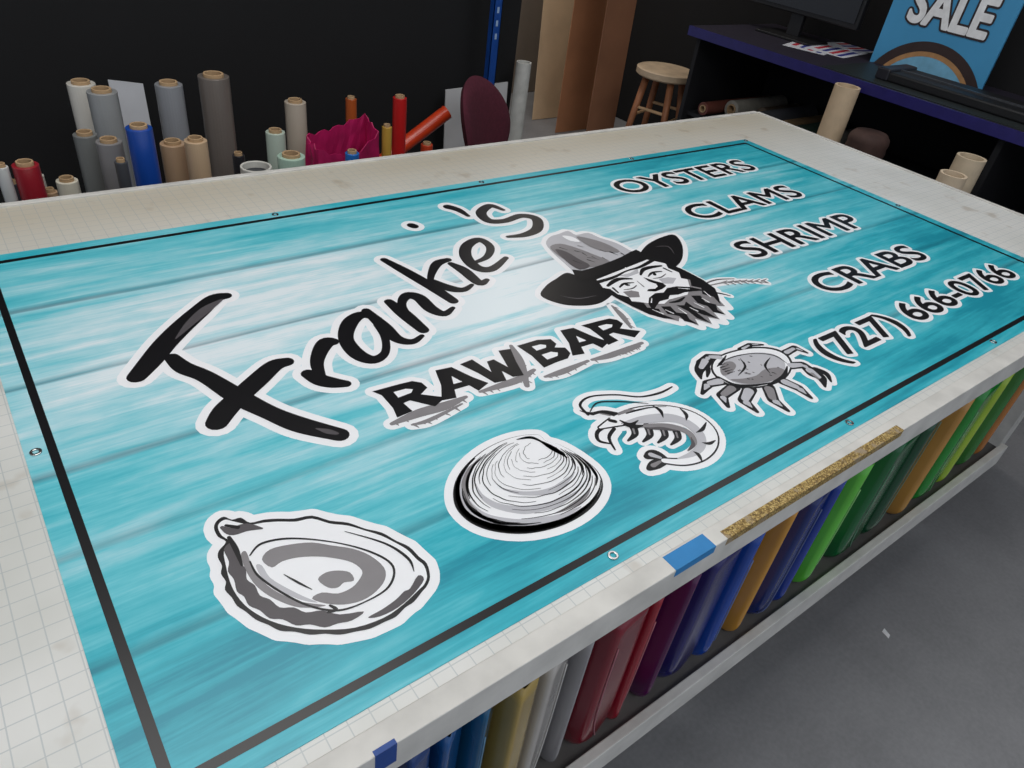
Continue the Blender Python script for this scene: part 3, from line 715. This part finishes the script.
# boards
def leanboard(name,label,catg,tl,tr,Y,lean,c,th=.006,zb=0.004,dx=0):
    A=UY(*tl,Y);B_=UY(*tr,Y); a0=Vector((A.x+dx,Y-lean,zb)); b0=Vector((B_.x+dx,Y-lean,zb))
    ctr=(A+B_+a0+b0)/4
    V=[a0,b0,B_,A]; V=V+[p+Vector((0,th,0)) for p in V]
    return solo(name,(V,[(0,1,2,3),(7,6,5,4),(0,4,5,1),(1,5,6,2),(2,6,7,3),(3,7,4,0)]),pm(name+"_"+label[:14].replace(' ','_'),c,.6,var=.10,scale=5),label,catg,(ctr.x,Y-lean,0))
leanboard("foam_board","white foam board leaning against the black wall","board",(108,80),(143,84),2.60,.06,(200,202,206))
leanboard("foam_board","white board leaning behind maroon chair","board",(446,90),(508,82),2.70,.04,(196,196,196))
leanboard("cardboard_sheet","large tan cardboard sheet leaning in the passage","cardboard",(548,-40),(606,-44),4.35,.30,(206,178,144),dx=-.20)
leanboard("cardboard_sheet","grey-brown board leaning on the passage wall","cardboard",(500,-60),(545,-60),4.85,.2,(128,116,104))
leanboard("cardboard_sheet","tall orange-brown cardboard sheet standing in the passage","cardboard",(584,-60),(622,-60),3.85,.08,(186,128,90),dx=-.06)
leanboard("cardboard_sheet","tall brown cardboard sheet standing beside stool","cardboard",(618,-60),(648,-60),3.50,.05,(150,104,76),dx=-.02)
P=UY(524,62,2.66)
solo("plastic_tube",annulus((P.x,P.y,.002),(P.x,P.y,P.z),.034,.028,24),pm("white_plastic",(190,190,184),.5),"white plastic tube standing at the wall end","tube",(P.x,P.y,0))
# blue slotted upright
P=UY(491,40,2.66); ub=thing("shelf_upright","blue slotted steel upright standing against the black wall","shelf upright",(P.x,P.y-.03,0))
P.y-=.03; bl=pm("blue_steel",(28,78,160),.4,.3)
part(ub,"post",comb(box(P.x-.02,P.x+.02,P.y,P.y+.003,0,2.6),box(P.x-.02,P.x-.017,P.y,P.y+.03,0,2.6),box(P.x+.017,P.x+.02,P.y,P.y+.03,0,2.6)),bl)
s0=part(ub,"slot",box(P.x-.005,P.x+.005,P.y-.0012,P.y-.0002,.9,.922),pm("slot_light",(150,175,205),.5))
for k in range(1,26):
    s1=s0.copy(); s1.location=(0,0,.05*k); s1.parent=ub; link(s1)
# chair: rounded maroon backrest turned away from the table
cp=UY(480,112,2.36); ch=thing("office_chair","maroon upholstered office chair behind the work table","chair",(cp.x,cp.y,0))
mar=pm("maroon_fabric",(84,28,44),.9,var=.15,scale=80,bump=.2); bkp=pm("black_plastic",(20,20,22),.5)
wdv=Vector((.88,.47,0)); nv=Vector((.47,-.88,0)); tilt=Vector((-.28,.0,1)).normalized()
V=[];Fs=[]; NU=16
zc=cp.z-.055
for side in (0,1):
    for i in range(NU+1):
        for j in range(NU+1):
            uu=(i/NU-.5)*2; vv=(j/NU-.5)*2
            xx=uu*math.sqrt(1-vv*vv/2); yy=vv*math.sqrt(1-uu*uu/2)
            rr_=min(1,math.sqrt(xx*xx+yy*yy)); th=.028*math.sqrt(max(0,1-rr_**4))
            p=Vector((cp.x,cp.y,zc))+wdv*xx*.19+tilt*yy*.20+nv*(.05*xx*xx)
            V.append(p+nv*(th if side else -th))
n=(NU+1)**2
for side in (0,1):
    for i in range(NU):
        for j in range(NU):
            q=side*n+i*(NU+1)+j; Fs.append((q,q+1,q+NU+2,q+NU+1) if side else (q,q+NU+1,q+NU+2,q+1))
part(ch,"backrest",(V,Fs),mar,smooth=True)
sx_,sy_=cp.x+.06,cp.y-.13
part(ch,"seat",sweep([(sx_,sy_,.42),(sx_,sy_,.435),(sx_,sy_,.47),(sx_,sy_,.485)],[.16,.185,.185,.165],28),mar,bev=.004)
part(ch,"back_bracket",sweep([(sx_,sy_,.41),(cp.x+.06,cp.y+.04,.41),(cp.x+.05,cp.y+.03,.52),(cp.x+.03,cp.y+.03,zc-.1)],.014,10),bkp)
part(ch,"gas_column",sweep([(sx_,sy_,.08),(sx_,sy_,.42)],.026,16),bkp)
for k in range(5):
    t=2*math.pi*k/5
    part(ch,"base_arm",sweep([(sx_,sy_,.11),(sx_+.16*math.cos(t),sy_+.16*math.sin(t),.07)],[.02,.014],10),bkp)
    part(ch,"caster",sweep([(sx_+.16*math.cos(t)-.012,sy_+.16*math.sin(t),.027),(sx_+.16*math.cos(t)+.012,sy_+.16*math.sin(t),.027)],.026,16),bkp)

# stool
sp_=UZ(667,69,.60); st=thing("stool","round wooden stool with splayed legs standing on the floor","stool",(sp_.x,sp_.y,0))
wood=pm("pale_wood",(196,160,120),.6,var=.15,scale=20,stretch=(1,1,.2)); wood2=pm("red_wood",(150,96,62),.6,var=.15,scale=20)
part(st,"seat",sweep([(sp_.x,sp_.y,.555),(sp_.x,sp_.y,.565),(sp_.x,sp_.y,.595),(sp_.x,sp_.y,.60)],[.165,.180,.180,.170],40),pm("seat_wood",(190,168,140),.6,var=.22,scale=10),label="pale round seat")
for k in range(4):
    t=math.pi/4+k*math.pi/2+.3; ca,sa=math.cos(t),math.sin(t)
    part(st,"leg",sweep([(sp_.x+.20*ca,sp_.y+.20*sa,0),(sp_.x+.115*ca,sp_.y+.115*sa,.556)],[.017,.022],12),wood2,smooth=True)
for k in range(4):
    t=math.pi/4+k*math.pi/2+.3; t2=t+math.pi/2; z=.32+.05*(k%2); rr=.20-.085*z/.556
    part(st,"rung",sweep([(sp_.x+rr*math.cos(t),sp_.y+rr*math.sin(t),z),(sp_.x+rr*math.cos(t2),sp_.y+rr*math.sin(t2),z)],.009,10),wood)

# ============================================================ DESK ON THE SIDE
DZ=.90; DX=3.37; DY1=2.80
dk=thing("counter","long dark counter with purple-blue front edge along the black wall","counter",(DX+.38,1.4,0))
dtop=pm("dark_laminate",(44,40,52),.45); pur=pm("purple_blue_edge",(38,34,98),.4)
part(dk,"countertop",box(DX+.012,4.14,-.6,DY1,DZ-.03,DZ),dtop)
part(dk,"front_edge",box(DX,DX+.012,-.6,DY1,DZ-.045,DZ+.001),pur,label="purple-blue edge band")
part(dk,"shelf",box(DX+.1,4.14,-.58,DY1-.02,.44,.46),pm("dark_shelf",(26,26,30),.7))
for y in (-.58,1.1,DY1-.05): part(dk,"support_panel",box(DX+.06,4.14,y,y+.025,0,DZ-.03),pm("dark_support",(18,18,22),.7))
mo=thing("computer_monitor","wide black computer monitor standing on the counter","monitor",(3.85,2.5,DZ+.001))
part(mo,"screen",box(3.83,3.87,2.12,2.90,DZ+.12,DZ+.56),bkp,bev=.006); part(mo,"display",box(3.826,3.831,2.14,2.88,DZ+.145,DZ+.545),pm("dark_glass",(12,13,18),.15))
part(mo,"stand",comb(box(3.855,3.885,2.45,2.53,DZ+.012,DZ+.22),box(3.76,3.96,2.32,2.66,DZ+.001,DZ+.013)),bkp,bev=.003)
for k,(u,v,ang) in enumerate(((812,47,.3),(836,51,.15),(858,48,-.1))):
    P=UZ(u,v,DZ); ax=Vector((math.cos(ang),math.sin(ang),0)); ay=Vector((-math.sin(ang),math.cos(ang),0)); z=DZ+.001+.0012*k
    e=thing("printed_flyer","white flyer with red and blue printed stripes on counter","paper",(P.x,P.y,z),group="flyers on the counter")
    part(e,"paper",obox((P.x,P.y,z),ax,ay,(0,0,1),.32,.22,.0006),pm("flyer_white",(214,216,222),.5))
    for j in range(4):
        c0=Vector((P.x,P.y,z+.0004))+ay*(-.072+.048*j)
        part(e,"print_band",obox(c0,ax,ay,(0,0,1),.27-.03*j,.027,.0003),pm("flyer_red",(190,50,66),.5) if j%2 else pm("flyer_blue",(50,60,140),.5))
x0=DX+.03; y1=UZ(858,64,DZ).y; y0=.55
solo("desk_mat",box(x0,x0+.40,y0,y1,DZ+.0005,DZ+.004),pm("black_mat",(34,40,40),.5,var=.2,scale=60),"black rubber cutting mat lying on the counter","mat",(x0+.2,(y0+y1)/2,DZ))
kx0,kx1,ky0,ky1=x0+.10,x0+.34,y0+.10,y1-.22
kb=thing("vinyl_cutter","long flat black vinyl cutter lying on the dark mat","cutting machine",((kx0+kx1)/2,(ky0+ky1)/2,DZ+.004))
part(kb,"cutter_body",box(kx0,kx1,ky0,ky1,DZ+.004,DZ+.045),bkp,bev=.008)
part(kb,"guide_rail",box(kx0+.09,kx0+.105,ky0+.02,ky1-.02,DZ+.045,DZ+.052),pm("rail_grey",(90,92,96),.35,.6),label="grey metal guide rail")
part(kb,"end_cap",box(kx0-.006,kx1+.006,ky1-.06,ky1+.004,DZ+.004,DZ+.056),pm("cap_dark",(34,34,40),.4),bev=.008)
part(kb,"end_cap",box(kx0-.006,kx1+.006,ky0-.004,ky0+.06,DZ+.004,DZ+.056),pm("cap_dark",(34,34,40),.4),bev=.008)
# SALE sign board
SX=3.86
bl_=UX(874,50,SX); br_=UX(985,82,SX); yA,yB=bl_.y,br_.y; zb=DZ+.001
sg=thing("sale_sign","light blue poster board reading SALE propped on the counter","sign",(SX,(yA+yB)/2,DZ))
ztop=zb+.62
part(sg,"board",box(SX,SX+.012,yB,yA,zb,ztop),pm("sign_blue",(70,150,196),.5,var=.08,scale=3))
wd=yA-yB
c0=(.52,-.16)
def arcp(r0,r1,col,dx,nm):
    V=[];Fs=[]; n=40
    for k in range(n+1):
        t=math.pi*k/n
        for r in (r0,r1): 
            y=c0[0]*wd+r*math.cos(t); z=c0[1]+r*math.sin(t)
            y=min(max(y,0),wd); z=max(z,0.001); V.append((SX-dx,yA-y,zb+z))
    for k in range(n): Fs.append((2*k,2*k+1,2*k+3,2*k+2))
    part(sg,nm,(V,Fs),col)
arcp(.0,.30,pm("sign_light",(120,178,208),.5),.0006,"printed_disc"); arcp(.250,.272,pm("sign_orange",(176,132,88),.5),.0012,"printed_arc"); arcp(.272,.315,pm("sign_brown",(56,42,40),.5),.0018,"printed_arc")
V,fs,be=textmesh("SALE",wd*.18,.215,wd*.84,.375,off=0,shear=0)
hp=[];bp2=[]
for f in fs: hp.append([V[i] for i in f]); bp2.append([V[i] for i in f])
for e_ in be: hp+=spolys([V[e_[0]],V[e_[1]]],[.032,.032]); bp2+=spolys([V[e_[0]],V[e_[1]]],[.014,.014])
hv,hf=union(bp2); part(sg,"sale_lettering",([(SX-.0030,yA-x,zb+z) for x,z in hv],hf),pm("sign_white",(236,236,236),.5),label="white SALE lettering")
hv,hf=union(hp); part(sg,"sale_outline",([(SX-.0024,yA-x,zb+z) for x,z in hv],hf),pm("sign_dark",(50,40,42),.5))
# tubes beside counter
for u,v,w,X,nm,c in ((848,86,25,3.30,"pale kraft",(206,182,150)),(972,157,28,3.22,"cream kraft",(206,188,160)),(954,174,26,3.06,"light tan",(216,196,168))):
    P=UX(u,v,X)
    r=w/2*mpp(P); solo("cardboard_tube",annulus((P.x,P.y,.002),P,r,r*.8,32),pm("tube_"+nm.replace(' ','_'),c,.7,var=.06),"%s cardboard tube standing upright beside the counter"%nm,"cardboard tube",(P.x,P.y,0),group="cardboard tubes by the counter")
P=UX(872,132,3.28)
pr=[];rr=[]
for k in range(40):
    z=P.z*k/39; pr.append((P.x,P.y,.002+z*.995)); rr.append(.085+.004*(k%2)-(.02 if k==39 else 0))
solo("fiber_drum",sweep(pr,rr,32),pm("brown_fiber",(66,46,40),.8,var=.2),"brown ribbed fiber drum standing beside the counter","drum",(P.x,P.y,0),smooth=True)
for k,(y,r,c,nm) in enumerate(((2.66,.035,(110,62,52),"brown"),(2.57,.048,(150,146,136),"grey"),(2.46,.04,(96,84,70),"grey-brown"),(2.36,.05,(90,92,98),"dark grey"),(2.25,.04,(150,124,92),"tan"),(2.14,.045,(52,70,60),"dark green"),(2.02,.04,(130,128,120),"dim grey"))):
    e=thing("vinyl_roll","%s vinyl roll lying on the counter's lower shelf"%nm,"vinyl roll",(3.75,y,.461),group="rolls lying under the counter")
    xx=3.49+.07*((k*2)%5); part(e,"vinyl_wrap",annulus((xx,y,.461+r),(4.1,y,.461+r),r,r*.6,28),pm("lroll_%d"%k,c,.5)); part(e,"cardboard_core",annulus((xx-.006,y,.461+r),(4.1,y,.461+r),r*.59,r*.45,24),kraft)
P=UZ(886,634,0); solo("paper_scrap",([(P.x-.008,P.y-.012,.001),(P.x+.006,P.y-.008,.001),(P.x+.009,P.y+.012,.004),(P.x-.005,P.y+.010,.002)],[(0,1,2,3)]),pm("scrap",(225,225,225),.6),"tiny white paper scrap on concrete floor","paper scrap",(P.x,P.y,0))

# ============================================================ LIGHTS
def arealight(name,loc,sx,sy,e,rot=(0,0,0),c=(1,1,1)):
    l=bpy.data.lights.new(name,'AREA'); l.shape='RECTANGLE'; l.size=sx; l.size_y=sy; l.energy=e; l.color=c
    o=bpy.data.objects.new(name,l); link(o); o.location=loc; o.rotation_euler=rot; return o
arealight("overhead_light",(.2,1.2,3.05),1.6,1.6,33,c=(1,.98,.96))
arealight("overhead_light",(2.6,.8,3.05),1.4,1.4,22,c=(.98,.98,1))
arealight("overhead_light",(.4,-1.2,3.0),2.4,1.4,34,rot=(math.radians(25),0,0),c=(.96,.98,1))  # unseen fill light added behind the camera, not a room fixture
arealight("passage_light",(3.0,4.0,2.9),.7,.7,24,c=(1,.93,.85))
w=bpy.data.worlds.new("world"); scene.world=w; w.use_nodes=True
w.node_tree.nodes['Background'].inputs[0].default_value=(.8,.87,1,1); w.node_tree.nodes['Background'].inputs[1].default_value=.5
print("DONE",F)
